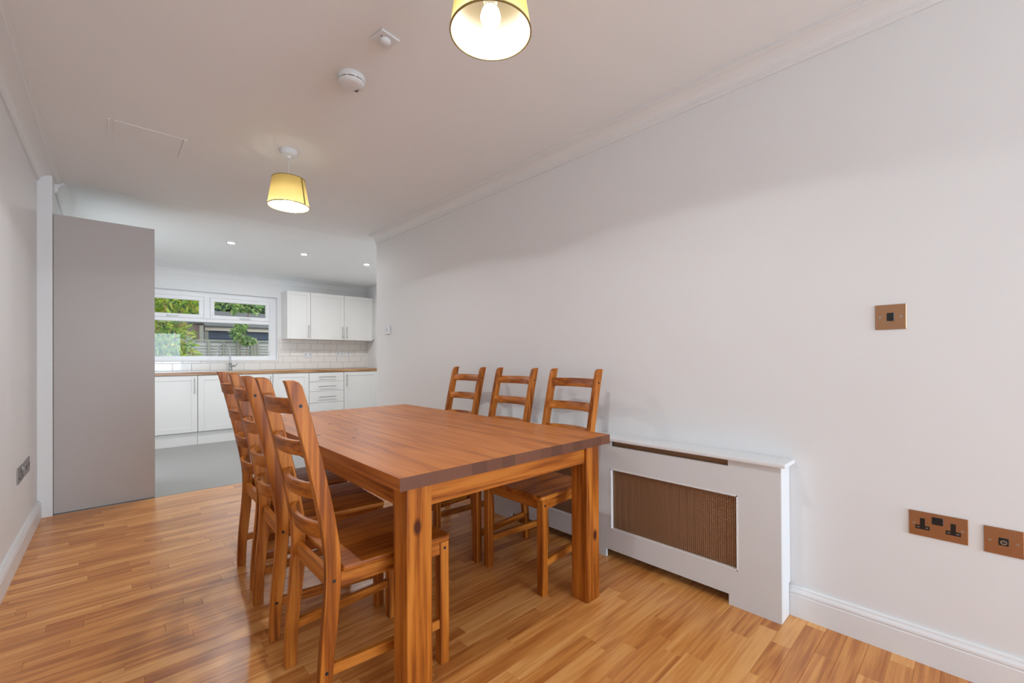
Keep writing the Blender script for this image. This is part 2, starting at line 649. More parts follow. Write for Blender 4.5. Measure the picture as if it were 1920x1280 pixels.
# kitchen window in the far wall
FY0, FY1 = YF + .07, YF + .13
win = struct('window_1', MB().box(WX0, 1.956, FY0, FY1, WZ0, 1.148, .004).box(WX0, 1.956, FY0, FY1, 1.985, WZ1, .004)
             .box(WX0, WX0 + .06, FY0, FY1, 1.14, 1.99, .004).box(1.864, 1.956, FY0, FY1, 1.14, 1.99, .004)
             .box(WX0 + .05, 1.870, FY0, FY1, 1.632, 1.682, .004).box(1.023, 1.099, FY0, FY1, 1.67, 1.99, .004), UPVC,
             'white framed kitchen window with two top lights above one wide pane', 'window')
for x0, x1 in ((1.099, 1.866), (.23, 1.023)):
    s_ = MB()
    for a in ((x0, x1, 1.682, 1.735), (x0, x1, 1.932, 1.985), (x0, x0 + .052, 1.735, 1.932), (x1 - .052, x1, 1.735, 1.932)):
        s_.box(a[0], a[1], FY0 - .012, FY1 - .015, a[2], a[3], .004)
    sash = s_.build('sash', UPVC, win)
    MB().box(x0 + .048, x1 - .048, FY0 + .02, FY0 + .026, 1.73, 1.936).build('pane', GLASS, sash)
    cx = (x0 + x1) / 2
    hb = MB().box(cx - .02, cx + .02, FY0 - .026, FY0 - .012, 1.693, 1.716, .003)
    hb.box(cx - .015, cx + .115, FY0 - .042, FY0 - .028, 1.697, 1.713, .004).build('window_handle', WPLAST, sash)
    MB().cyl((cx - .012, FY0 - .0265, 1.705), .006, .004, 'y', 12).build('keyhole', BLACK, sash)
MB().box(WX0 + .055, 1.868, FY0 + .02, FY0 + .026, 1.145, 1.636).build('pane', GLASS, win)
MB().box(WX0, WX1, YF - .012, FY0 + .002, WZ0 - .016, WZ0 + .004, .003).build('window_sill', UPVC, win)

# tiles on the far wall
tm = {}


def tile(x0, x1, z0, z1):
    k = (round(x1 - x0, 3), round(z1 - z0, 3))
    if k not in tm:
        me = MB().box(-k[0] / 2, k[0] / 2, -.006, 0, -k[1] / 2, k[1] / 2, .0016).mesh('tile')
        me.materials.append(TILE)
        tm[k] = me
    o = bpy.data.objects.new('tile', tm[k])
    C.objects.link(o)
    o.parent = wall_far
    o.location = ((x0 + x1) / 2, YF - .003, (z0 + z1) / 2)


MB().box(-.27, 3.40, YF - .004, YF + .002, .93, 1.076).build('grout', GROUT, wall_far)
MB().box(1.972, 3.40, YF - .004, YF + .002, 1.076, 1.43).build('grout', GROUT, wall_far)
rowz = (.940, 1.046, 1.149, 1.251, 1.353, 1.43)
GW = .0035
for i in range(5):
    z0, z1 = rowz[i] + GW / 2, rowz[i + 1] - GW / 2
    base = 2.136 if i % 2 == 0 else 2.03
    lo = -.27 if i < 1 else (-.27 if i == 1 else 1.972)
    x = base - .2105 * 12
    while x < 3.40:
        x0, x1 = max(x + GW / 2, lo), min(x + .2105 - GW / 2, 3.398)
        if x1 - x0 > .015:
            zz = z1
            if i == 1 and x0 < 1.972:                     # below the window sill
                if x1 > 1.972:
                    tile(max(x0, 1.972), x1, z0, z1)
                    x1 = 1.970
                zz = 1.074
            if x1 - x0 > .01:
                tile(x0, x1, z0, zz)
        x += .2105

# ------------------------------------------------------------------ kitchen furniture
KF = 6.85            # fronts of the base units


def bar_handle(parent, c, ln, axis, out=(0, -1)):
    b = MB()
    cx, cy, cz = c
    if axis == 'z':
        b.cyl((cx, cy - .030, cz), .0055, ln, 'z', 12)
        for s in (-1, 1):
            b.cyl((cx, cy - .015, cz + s * ln * .36), .0042, .032, 'y', 10)
    else:
        b.cyl((cx, cy - .030, cz), .0055, ln, 'x', 12)
        for s in (-1, 1):
            b.cyl((cx + s * ln * .36, cy - .015, cz), .0042, .032, 'y', 10)
    return b.build('handle', STEEL, parent, smooth=True)


def shaker(parent, x0, x1, z0, z1, yf, name='door', st=.062):
    b = MB()
    b.box(x0, x1, yf + .006, yf + .02, z0, z1)
    b.box(x0, x0 + st, yf, yf + .012, z0, z1, .0012).box(x1 - st, x1, yf, yf + .012, z0, z1, .0012)
    b.box(x0 + st, x1 - st, yf, yf + .012, z0, z0 + st, .0012).box(x0 + st, x1 - st, yf, yf + .012, z1 - st, z1, .0012)
    return b.build(name, CABW, parent)


def base_unit(x0, x1, handle, label, group='white base units'):
    t = thing('base_cabinet', label, 'cabinet', ((x0 + x1) / 2, KF + .3, 0), 0, group)
    hw = (x1 - x0) / 2
    MB().box(-hw + .0005, hw - .0005, -.278, .262, .165, .894).build('body', CABW, t)
    MB().box(-hw + .0005, hw - .0005, -.27, -.252, .0, .160).build('plinth', CABW, t)
    if handle == 'drawers':
        zz = (.167, .378, .555, .726, .893)
        zz = (.167, .43, .605, .752, .893)
        for a, c in zip(zz, zz[1:]):
            d = MB().box(-hw + .002, hw - .002, -.30, -.28, a + .002, c - .002, .0015).build('drawer', CABW, t)
            bar_handle(d, (0, -.30, (a + c) / 2), .26, 'x')
    else:
        d = shaker(t, -hw + .002, hw - .002, .168, .892, -.30)
        if handle:
            bar_handle(d, (handle * (hw - .035), -.30, .76), .20, 'z')
    return t


base_unit(.27, .87, 1, 'wide white base cabinet beside the tall taupe cabinet')
base_unit(.872, 1.309, 1, 'white base cabinet under the steel draining board')
base_unit(1.311, 1.747, 1, 'white base cabinet below the kitchen tap')
base_unit(1.749, 2.238, 0, 'white base cabinet left of the drawer stack')
base_unit(2.240, 2.767, 'drawers', 'white drawer unit with four drawers and steel bar handles')
base_unit(2.769, 3.335, -1, 'white base cabinet between drawer stack and side wall')
t = MB().box(3.337, XKR - .001, KF, KF + .02, .0, .894).build('filler_strip', CABW)
tag(t, 'narrow white filler strip between last base cabinet and side wall', 'filler')
wt = MB().box(-.268, XKR - .001, KF - .012, YF - .008, .897, .937, .003).build('worktop', OAKTOP)
tag(wt, 'long oak worktop running under the kitchen window', 'worktop')

# sink
sk = thing('kitchen_sink', 'inset stainless steel sink with draining board in the oak worktop', 'sink', (.95, 7.12, .937))
b = MB()
b.box(-.72, -.69, -.22, .24, 0, .006).box(.69, .72, -.22, .24, 0, .006).box(-.69, .69, -.22, -.19, 0, .006).box(-.69, .69, .16, .24, 0, .006)
b.box(-.69, .13, -.19, .16, 0, .004).box(.57, .69, -.19, .16, 0, .006)
b.build('rim', STEEL, sk)
for i in range(9):
    MB().box(-.62, .05, -.16 + i * .036, -.153 + i * .036, .004, .007).build('drainer_rib', STEEL, sk)
MB().box(.13, .57, -.19, .16, .0005, .0035).build('bowl', NICKEL, sk)
# tap
bp_ = at(432, 690, Y=7.30)
tp = thing('kitchen_tap', 'chrome swan neck tap standing behind the sink', 'tap', (bp_.x, 7.30, .9432))
MB().lathe([(0, 0), (.027, 0), (.027, .006), (.021, .012), (.019, .10), (.015, .106), (0, .106)], n=24).build('tap_body', CHROME, tp, smooth=True)
pts = [(0, 0, .10), (-.003, 0, .2), (-.006, 0, .27)]
for i in range(13):
    a = i / 12 * math.pi
    pts.append((-.076 + .07 * math.cos(a), 0, .28 + .085 * math.sin(a)))
pts += [(-.152, 0, .25), (-.156, 0, .225)]
MB().tube(pts, .0095, 12).build('spout', CHROME, tp, smooth=True)
MB().cyl((-.157, 0, .218), .013, .022, 'z', 16).build('spout_tip', CHROME, tp, smooth=True)
lv = MB().cyl((.035, 0, .062), .013, .05, 'x', 16)
lv.tube([(.055, 0, .062), (.075, 0, .07), (.082, 0, .10)], .005, 8)
lv.build('lever', CHROME, tp, smooth=True)


def wall_unit(x0, x1, doors, label):
    t = thing('wall_cabinet', label, 'cabinet', ((x0 + x1) / 2, 7.27, 1.408), 0, 'white wall cabinets')
    cx = (x0 + x1) / 2
    MB().box(x0 - cx + .0005, x1 - cx - .0005, -.13, .149, 0, .735).build('body', CABW, t)
    for a, c, h in doors:
        d = shaker(t, a - cx + .0015, c - cx - .0015, .001, .734, -.152, st=.055)
        bar_handle(d, ((a if h < 0 else c) - cx - h * .034, -.152, .12), .20, 'z')
    return t


wall_unit(2.012, 2.353, [(2.012, 2.353, 1)], 'narrow white wall cabinet next to the kitchen window')
wall_unit(2.354, 3.374, [(2.354, 2.884, 1), (2.885, 3.374, -1)], 'double door white wall cabinet by the kitchen side wall')
MB()
fl = MB().box(3.376, XKR - .001, 7.14, YF - .001, 1.43, 2.143).build('filler_strip', CABW)
tag(fl, 'narrow white filler strip between wall cabinet and side wall', 'filler')

# tall cabinet
tc_ = thing('tall_cabinet', 'tall kitchen cabinet with a taupe end panel facing the dining room', 'cabinet', (.01, 4.80, 0))
MB().box(-.278, .280, -.322, -.302, .001, 2.138, .0012).build('end_panel', TAUPE, tc_)['label'] = 'large flat taupe end panel'
MB().box(-.278, .258, -.30, .29, .10, 2.125).build('body', CABW, tc_)
MB().box(-.27, .22, -.29, .28, .001, .10).build('plinth', CABW, tc_)
for z0, z1 in ((.11, 1.40), (1.405, 2.125)):
    d = MB().box(.26, .279, -.298, .288, z0, z1, .001).build('door', CABW, tc_)
    MB().cyl((.305, .24, z0 + .2), .0055, .2, 'z', 12).cyl((.292, .24, z0 + .13), .004, .03, 'x', 10).cyl((.292, .24, z0 + .27), .004, .03, 'x', 10).build('handle', STEEL, d)


# sockets on the tiles
def wall_socket(x0, x1, z0, z1, label, gangs):
    t = thing('wall_socket', label, 'socket', ((x0 + x1) / 2, YF - .0065, (z0 + z1) / 2), 0, 'white sockets on the tiles')
    hw, hh = (x1 - x0) / 2, (z1 - z0) / 2
    MB().box(-hw, hw, -.009, 0, -hh, hh, .002).build('plate', WPLAST, t)
    for g in gangs:
        MB().box(g - .005, g + .005, -.0095, -.008, .0, .016).box(g - .016, g - .007, -.0095, -.008, -.022, -.014).box(g + .007, g + .016, -.0095, -.008, -.022, -.014).build('pin_holes', DARKIRON, t)
        MB().box(g + .018, g + .028, -.011, -.008, .012, .032, .001).build('rocker', WPLAST, t)
    return t


wall_socket(2.338, 2.478, 1.123, 1.222, 'white double wall socket on the tiles below the double wall cabinet', (-.035, .035))
wall_socket(2.853, 2.995, 1.137, 1.222, 'wide white switch plate on the tiles, first of two side by side', (-.035, .035))
wall_socket(3.022, 3.115, 1.137, 1.222, 'small single white socket on the tiles beside the wide switch plate', (0,))

# downlights
for i, (px, py) in enumerate(((433, 455), (570, 476.5), (687, 495.5))):
    p = at(px, py, Z=2.40)
    zc = 2.435 + (p.y - YC) / (YF + .3 - YC) * (2.352 - 2.435)
    p = at(px, py, Z=zc)
    t = thing('downlight', ('round recessed downlight above the sink end of the kitchen', 'round recessed downlight in front of the narrow wall cabinet',
                            'round recessed downlight nearest the kitchen side wall')[i], 'downlight', (p.x, p.y, zc), 0, 'kitchen downlights')
    MB().lathe([(.028, .004), (.045, .004), (.045, -.003), (.038, -.006), (.030, -.004)], close=True, n=28).build('bezel', STEEL, t, smooth=True)
    MB().lathe([(0, -.003), (.0285, -.003), (.0285, .002), (0, .002)], n=24).build('lamp', SPOTLIT, t)


# ------------------------------------------------------------------ dining table
TH = math.radians(.5)
TW, TL, TZ = 1.057, 1.880, .74
tab = thing('dining_table', 'large stained pine dining table with thick top and square legs', 'table', (.629, 1.152, 0), -TH)
nb = 16
bw = TW / nb
for i in range(nb):
    MB().box(-bw / 2 + .00005, bw / 2 - .00005, 0, TL, -.04, 0).build('tabletop_board', WTOP, tab, loc=((i + .5) * bw, 0, TZ))
LG = .090
IN = .040
for x in (IN, TW - IN - LG):
    for y in (IN * .8, TL - IN - LG):
        MB().box(-LG / 2, LG / 2, -LG / 2, LG / 2, 0, TZ - .0405, .006, 2).build('leg', WZ, tab, loc=(x + LG / 2, y + LG / 2, 0))
for x in (IN + .008, TW - IN - .008 - .024):
    MB().box(x, x + .024, IN + LG - .005, TL - IN - LG, .622, TZ - .0405, .0015).build('apron', WY, tab)
for y in (IN * .8 + .012, TL - IN - .036):
    MB().box(IN + LG, TW - IN - LG, y, y + .024, .622, TZ - .0405, .0015).build('apron', WX, tab)


# ------------------------------------------------------------------ chairs (origin: seat back edge, +y = forward)
def make_chair(label):
    t = thing('dining_chair', label, 'chair', (0, 0, 0), 0, 'pine ladder-back chairs around the table')
    bz = [(0, -.052, -.014), (.06, -.0515, -.0125), (.12, -.049, -.009), (.20, -.0435, -.001), (.30, -.034, .010), (.38, -.028, .017), (.43, -.026, .019), (.48, -.027, .018),
          (.53, -.032, .013), (.60, -.043, .002), (.70, -.062, -.017), (.80, -.083, -.039), (.90, -.106, -.063), (.985, -.127, -.085), (1.012, -.134, -.093), (1.024, -.138, -.102), (1.03, -.141, -.116)]
    poly = [(a, z) for z, a, _ in bz] + [(c, z) for z, _, c in bz[::-1]]
    def ctr(z):
        for (z0, a0, c0), (z1, a1, c1) in zip(bz, bz[1:]):
            if z0 <= z <= z1:
                f = (z - z0) / (z1 - z0)
                return (a0 + c0 + f * (a1 + c1 - a0 - c0)) / 2
    hb, hf = .175, .210                                     # half widths at back and front
    for s in (-1, 1):
        x0, x1 = sorted((s * hb, s * (hb - .027)))
        MB().prism(poly, 'x', x0, x1, .0022).build('back_post', WZ, t, smooth=True)
        x0, x1 = sorted((s * hf, s * (hf - .036)))
        MB().box(x0, x1, .357, .393, 0, .435, .003, 2).build('front_leg', WZ, t)
        # side rail and stretcher run from the narrow back to the wide front
        for z0, z1, nm, th in ((.392, .4365, 'side_rail', .021), (.128, .160, 'stretcher', .020)):
            ins = .004 if nm == 'side_rail' else .006
            pl = [(s * (hb - ins), ctr(z0)), (s * (hf - ins), .358), (s * (hf - ins - th), .358), (s * (hb - ins - th), ctr(z0))]
            MB().prism(pl, 'z', z0, z1, .0015).build(nm, WY, t)
        # screws
        for yy, zz, hx in ((ctr(.955), .955, hb), (ctr(.415), .415, hb), (.375, .413, hf), (ctr(.145), .145, hb)):
            MB().cyl((s * (hx - .001), yy, zz), .0052, .004, 'x', 14).cyl((s * (hx + .0008), yy, zz), .0022, .0012, 'x', 8).build('screw', DARKIRON, t)
    for z0, z1 in ((.928, .976), (.798, .844), (.662, .712), (.533, .586)):
        pts_o, pts_i = [], []
        n = 12
        yc = ctr((z0 + z1) / 2)
        for i in range(n + 1):
            u = -1 + 2 * i / n
            x = u * (hb - .026)
            bow = -.040 * (1 - abs(u) ** 2.4)
            pts_o.append((x, yc + bow - .002))
            pts_i.append((x, yc + bow + .016))
        sl = .19
        t_ = MB().prism(pts_o + pts_i[::-1], 'z', z0, z1, .003)
        for v in t_.bm.verts:                               # follow the lean of the posts
            v.co.y -= (v.co.z - (z0 + z1) / 2) * sl
        t_.build('slat', WX, t, smooth=True)
    MB().box(-hb + .026, hb - .026, -.016, .005, .388, .4365, .0015).build('back_rail', WX, t)
    MB().box(-hf + .036, hf - .036, .365, .387, .392, .4365, .0015).build('front_rail', WX, t)
    # seat board
    rr, sx, sf = .022, .188, .216
    pl = [(-sx, .0195), (sx, .0195)]
    for i in range(6):
        a = i / 5 * math.pi / 2
        pl.append((sf - rr + rr * math.cos(a), .401 - rr + rr * math.sin(a)))
    for i in range(6):
        a = math.pi / 2 + i / 5 * math.pi / 2
        pl.append((-sf + rr + rr * math.cos(a), .401 - rr + rr * math.sin(a)))
    MB().prism(pl, 'z', .437, .457, .006, 3).build('seat', WSEAT, t, smooth=True)
    return t


ch = make_chair('')
spots = [  # x, y of the seat's back edge centre, turn
    (.512, 1.512, -90.0, 'pine ladder-back chair on the open floor side of the table, furthest from the kitchen'),
    (.521, 2.030, -93.0, 'pine ladder-back chair in the middle of the row on the open floor side'),
    (.556, 2.508, -91.5, 'pine ladder-back chair on the open floor side of the table, nearest the kitchen'),
    (1.846, 1.560, 90.0, 'pine ladder-back chair in front of the radiator cover, furthest from the kitchen'),
    (1.836, 2.035, 90.5, 'pine ladder-back chair in the middle of the row along the white wall'),
    (1.846, 2.555, 90.0, 'pine ladder-back chair along the white wall, nearest the kitchen'),
]
for i, (x, y, a, lb) in enumerate(spots):
    o = ch if i == 0 else copy_tree(ch)
    o.location = (x, y, 0)
    o.rotation_euler = (0, 0, math.radians(a))
    o['label'] = lb

# ------------------------------------------------------------------ radiator cover
XC = 2.008
rc = thing('radiator_cover', 'long white radiator cover with bronze mesh openings under a shelf', 'radiator cover', (XC, .54, 0))
LEN = 1.82
D = XW - XC
T = .018
def mirror(a, c):
    return LEN - c, LEN - a
op = [(.166, .820), mirror(.166, .820)]
nt_ = [(.206, .850), mirror(.206, .850)]
sl_ = [(.206, .818), mirror(.206, .818)]
HT = .640
b = MB()
# front board pieces around the openings (one continuous painted board)
ys = sorted({0, LEN, *[v for p in op for v in p], *[v for p in nt_ for v in p], *[v for p in sl_ for v in p]})
for y0, y1 in zip(ys, ys[1:]):
    ym = (y0 + y1) / 2
    inop = any(p[0] <= ym <= p[1] for p in op)
    zb = .046 if any(p[0] <= ym <= p[1] for p in nt_) else .0
    zt = HT - .030 if any(p[0] <= ym <= p[1] for p in sl_) else HT
    if inop:
        b.box(0, T, y0, y1, zb, .157).box(0, T, y0, y1, .488, zt)
    else:
        b.box(0, T, y0, y1, zb, zt)
bmesh.ops.remove_doubles(b.bm, verts=b.bm.verts[:], dist=1e-5)
b.build('front_board', COVERP, rc)
for y0, y1 in op:                                            # bevelled inner lips
    b = MB()
    e = .007
    b.box(-.0012, T, y0, y0 + e, .157, .488, .001).box(-.0012, T, y1 - e, y1, .157, .488, .001)
    b.box(-.0012, T, y0, y1, .157, .157 + e, .001).box(-.0012, T, y0, y1, .488 - e, .488, .001)
    b.build('opening_lip', TRIM, rc)
    # perforated bronze sheet
    t = bmesh.new()
    pit = .0095
    ny, nz_ = int((y1 - y0) / pit), int(.331 / pit)
    q = .5 * pit
    h = .33 * pit
    for iy in range(ny):
        for iz in range(nz_):
            cy, cz = y0 + (iy + .5) * pit, .157 + (iz + .5) * pit
            o4 = [t.verts.new((T - .003, cy + sy * q, cz + sz * q)) for sy, sz in ((-1, -1), (1, -1), (1, 1), (-1, 1))]
            i4 = [t.verts.new((T - .003, cy + sy * h, cz + sz * h)) for sy, sz in ((0, -1.3), (1.3, 0), (0, 1.3), (-1.3, 0))]
            for k in range(4):
                t.faces.new((o4[k], o4[(k + 1) % 4], i4[k]))
                t.faces.new((o4[(k + 1) % 4], i4[(k + 1) % 4], i4[k]))
    b = MB()
    b.merge(t)
    o = b.build('mesh_sheet', BRONZEMESH, rc)
    o['label'] = 'bronze perforated mesh sheet'
for y0 in (0, LEN - T):
    MB().prism([(T, 0), (D - .021, 0), (D - .021, .135), (D - .0015, .135), (D - .0015, HT), (T, HT)], 'y', y0, y0 + T).build('side_board', TRIM, rc)
MB().box(-.022, D - .001, -.022, LEN + .022, HT + .0002, HT + .0185, .005, 2).build('shelf', TRIM, rc)
for y0, y1 in sl_:
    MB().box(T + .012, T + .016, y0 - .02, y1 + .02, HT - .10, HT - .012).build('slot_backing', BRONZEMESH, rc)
# radiator inside the cover
ra = thing('radiator', 'panel radiator behind the bronze mesh of the radiator cover', 'radiator', (XC + .06, .64, .10))
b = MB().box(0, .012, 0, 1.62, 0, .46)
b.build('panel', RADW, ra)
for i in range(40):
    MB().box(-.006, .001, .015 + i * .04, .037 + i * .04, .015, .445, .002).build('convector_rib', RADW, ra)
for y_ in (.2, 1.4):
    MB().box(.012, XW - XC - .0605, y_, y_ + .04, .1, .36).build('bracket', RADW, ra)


# ------------------------------------------------------------------ plates on the right wall
def plate(name, label, cat, px0, px1, py_t, py_b, mat=BRONZE):
    a = at(px0, py_t, X=XW)
    c = at(px1, py_b, X=XW)
    t = thing(name, label, cat, (XW - .0005, (a.y + c.y) / 2, (a.z + c.z) / 2))
    w_, h_ = abs(a.y - c.y), abs(a.z - c.z)
    MB().box(-.004, 0, -w_ / 2, w_ / 2, -h_ / 2, h_ / 2, .0012).build('plate', mat, t)
    return t, w_, h_


def screw(t, y, z, mat=STEEL):
    MB().cyl((-.0045, y, z), .0038, .002, 'x', 14).build('screw', mat, t)


t, w_, h_ = plate('light_switch', 'single bronze light switch plate with black rocker high on the white wall', 'light switch', 1641, 1699.8, 573, 616)
MB().box(-.0075, -.003, -.0105, .0105, -.015, .015, .001).build('rocker', BLACK, t)
screw(t, .030, 0)
screw(t, -.030, 0)
t, w_, h_ = plate('double_socket', 'double bronze wall socket with black inserts above the skirting', 'socket', 1704, 1816, 952, 1020)
hh = .0435
t.children[0].data = t.children[0].data
bpy.data.objects.remove(t.children[0], do_unlink=True)
a, c = at(1704, 975, X=XW), at(1816, 996, X=XW)
t.location = (XW - .0005, (a.y + c.y) / 2, .4925)
MB().box(-.004, 0, -.0745, .0745, -hh, hh, .0012).build('plate', BRONZE, t)
for g in (.0385, -.0385):
    MB().box(-.0046, -.003, g - .0065, g + .0065, -.006, .020).box(-.0046, -.003, g - .0185, g + .0185, -.0195, -.0055).build('socket_insert', BLACK, t)
    for s in (-1, 1):
        MB().box(-.005, -.0044, g + s * .011 - .0035, g + s * .011 + .0035, -.0142, -.0108).build('shutter', NICKEL, t)
MB().box(-.0075, -.003, -.0145, .0145, .006, .031, .001).build('rocker', BLACK, t)
screw(t, .0605, .0)
screw(t, -.0605, .0)
a = at(1845, 1005, X=XW)
t = thing('aerial_socket', 'bronze aerial socket plate beside the double bronze socket', 'socket', (XW - .0005, a.y - .043, .486))
MB().box(-.004, 0, -.0435, .0435, -.0435, .0435, .0012).build('plate', BRONZE, t)
MB().box(-.0055, -.003, -.0115, .0115, -.0125, .0125, .001).build('insert', BLACK, t)
o = MB().lathe([(.0045, 0), (.0075, 0), (.0075, .007), (.0045, .007)], close=True, n=20).build('coax_ring', STEEL, t, smooth=True, loc=(-.0052, 0, 0))
o.rotation_euler = (0, -math.pi / 2, 0)
MB().cyl((-.007, 0, 0), .0018, .006, 'x', 10).build('coax_pin', STEEL, t)
screw(t, .030, 0)
screw(t, -.030, 0)
# small white plate near the kitchen opening
a, c = at(722.5, 610, X=XW), at(733.5, 626.5, X=XW)
t = thing('heating_control', 'small white wall control near the end of the right wall', 'switch', (XW - .0005, (a.y + c.y) / 2, (a.z + c.z) / 2))
MB().box(-.022, 0, -.045, .045, -.045, .045, .003).build('case', WPLAST, t)
MB().cyl((-.025, .0, .004), .02, .008, 'x', 24).build('dial', WPLAST, t, smooth=True)

# metal sockets on the left wall
for i, (y0, y1) in enumerate(((3.60, 3.795), (3.845, 4.04))):
    yc = (y0 + y1) / 2
    t = thing('wall_socket', ('brushed metal socket with three dark pin holes on the left wall', 'brushed metal outlet plate with two small slots on the left wall')[i],
              'socket', (xl(yc) + .0005, yc, .452), -math.radians(.79), 'metal plates on the left wall')
    hw = (y1 - y0) / 2
    MB().box(0, .005, -hw, hw, -.0445, .0445, .0015).build('plate', NICKEL, t)
    if i == 0:
        MB().box(.0045, .0062, -.014, .022, .002, .024).box(.0045, .0062, -.052, -.024, -.026, -.012).box(.0045, .0062, .034, .062, -.026, -.012).build('pin_holes', BLACK, t)
        MB().box(.0045, .010, .05, .075, .01, .034, .001).build('rocker', NICKEL, t)
    else:
        MB().box(.0045, .0062, -.045, -.028, -.014, .012).box(.0045, .0062, .05, .067, -.010, .016).build('slots', DARKIRON, t)


# ------------------------------------------------------------------ ceiling fittings
def pendant(x, y, seam_ang, label):
    t = thing('pendant_lamp', label, 'ceiling lamp', (x, y, ZC), math.radians(seam_ang), 'yellow shaded pendant lamps')
    zb, zt, rb, rt_ = -.352, -.182, .120, .094
    MB().lathe([(0, 0), (.052, 0), (.052, -.012), (.047, -.030), (.014, -.036), (.011, -.048), (0, -.048)], n=32).build('ceiling_rose', WPLAST, t, smooth=True)
    MB().cyl((0, 0, -.125), .0035, .16, 'z', 10).build('cord', CORD, t)
    MB().lathe([(0, -.195), (.015, -.195), (.019, -.205), (.019, -.245), (.021, -.250), (.021, -.262), (0, -.262)], n=24).build('lamp_holder', WPLAST, t, smooth=True)
    sh = MB().lathe([(rb, zb), (rt_, zt)], n=64).build('lamp_shade', SHADE, t, smooth=True)
    MB().lathe([(rb - .0025, zb + .001), (rt_ - .0025, zt - .001)], n=64).build('lining', LINING, sh, smooth=True)
    for r_, z_, nm in ((rb, zb, 'rim'), (rt_, zt, 'rim')):
        MB().lathe([(r_ - .0032, z_ - .0016), (r_ + .0012, z_ - .0016), (r_ + .0012, z_ + .0022), (r_ - .0032, z_ + .0022)], close=True, n=64).build(nm, RIM, sh, smooth=True)
    b = MB()
    tt = bmesh.new()
    w2 = .055
    vs = [tt.verts.new(((r_ + .0008) * math.cos(a), (r_ + .0008) * math.sin(a), z_)) for r_, z_, a in ((rb, zb, -w2), (rb, zb, w2), (rt_, zt, w2), (rt_, zt, -w2))]
    tt.faces.new(vs)
    b.merge(tt)
    b.build('seam_strip', SEAM, sh)
    b = MB()
    for k in range(3):
        a = k * 2 * math.pi / 3 + .5
        b.tube([(.02 * math.cos(a), .02 * math.sin(a), -.198), ((rt_ - .003) * math.cos(a), (rt_ - .003) * math.sin(a), zt - .002)], .0014, 6)
    b.build('shade_ring', RIM, sh)
    MB().lathe([(0, -.258), (.013, -.258), (.0135, -.264), (.021, -.281), (0, -.281)], n=32).build('bulb_collar', WPLAST, t, smooth=True)
    pr = [(0, -.2812), (.0212, -.2812), (.0262, -.291)]
    for i in range(7):
        a = math.radians(54) * i / 6
        pr.append((.030 * math.cos(a), -.306 - .030 * math.sin(a)))
    MB().lathe(pr, n=32).build('bulb', LIT, t, smooth=True)
    MB().lathe([(0, -.3308), (.0178, -.3308), (.0172, -.3322), (0, -.3322)], n=32).build('bulb_face', LEDFACE, t)
    return t


def zplane(px, py, z):
    p = at(px, py, Z=z)
    return p.x, p.y


p1 = zplane(920, 61, ZC - .352)
p2 = at(541, 288, Z=ZC - .018)
pendant(p1[0], p1[1], 70, 'yellow drum pendant lamp above the open end of the table away from the kitchen')
pendant(p2.x, p2.y, -57, 'yellow drum pendant lamp hanging nearest the kitchen')

p = at(659, 152, Z=ZC - .02)
t = thing('smoke_alarm', 'round white smoke alarm on the ceiling', 'smoke alarm', (p.x, p.y, ZC), math.radians(30))
MB().lathe([(0, 0), (.060, 0), (.061, -.006), (.060, -.020), (.058, -.024), (0, -.024)], n=48).build('base', WPLAST, t, smooth=True)
MB().lathe([(0, -.024), (.0545, -.024), (.0545, -.0285), (0, -.0285)], n=48).build('vent_gap', BLACK, t)
MB().lathe([(0, -.0285), (.058, -.0285), (.058, -.033), (.053, -.041), (.040, -.046), (0, -.047)], n=48).build('cover', WPLAST, t, smooth=True)
b = MB()
for k in range(10):
    a = k * math.pi / 5
    b.box(-.003, .003, .0555, .0575, -.0285, -.024)
    bmesh.ops.rotate(b.bm, verts=b.bm.verts[:], cent=(0, 0, 0), matrix=Matrix.Rotation(math.pi / 5, 3, 'Z'))
b.build('vent_ribs', WPLAST, t)
MB().box(.030, .034, -.008, .006, -.0475, -.042).box(.037, .041, -.008, .006, -.0470, -.040).build('sounder_slots', BLACK, t)
MB().cyl((.028, -.016, -.0462), .002, .003, 'z', 10).build('indicator', DARKIRON, t)
MB().box(-.04, -.005, .008, .024, -.0475, -.045, .0008).build('test_button', WPLAST, t)
p = at(722, 77, Z=ZC - .01)
t = thing('ceiling_sensor', 'small square ceiling sensor with round dome', 'sensor', (p.x, p.y, ZC), math.radians(8))
MB().box(-.043, .043, -.043, .043, -.009, 0, .003).build('plate', WPLAST, t)
MB().lathe([(0, -.009), (.023, -.009), (.023, -.014), (.019, -.021), (.010, -.025), (0, -.026)], n=32).build('dome', WPLAST, t, smooth=True)
MB().cyl((-.026, -.014, -.0095), .0022, .003, 'z', 10).build('screw', DARKIRON, t)
# painted-over access panel
a, c = at(204, 222, Z=ZC), at(336, 297, Z=ZC)
t = thing('access_panel', 'painted over rectangular access panel in the dining ceiling', 'access panel', ((a.x + c.x) / 2, (a.y + c.y) / 2, ZC))
hx, hy = abs(a.x - c.x) / 2, abs(a.y - c.y) / 2
MB().box(-hx + .02, hx - .012, -hy, hy, -.0022, 0, .0006).build('panel', CEIL, t)
MB().box(-hx - .006, -hx + .004, -hy, hy, -.003, 0, .0008).build('strip', CEIL, t)
MB().box(hx - .010, hx + .008, -hy, hy, -.0045, 0, .0008).build('strip', CEIL, t)

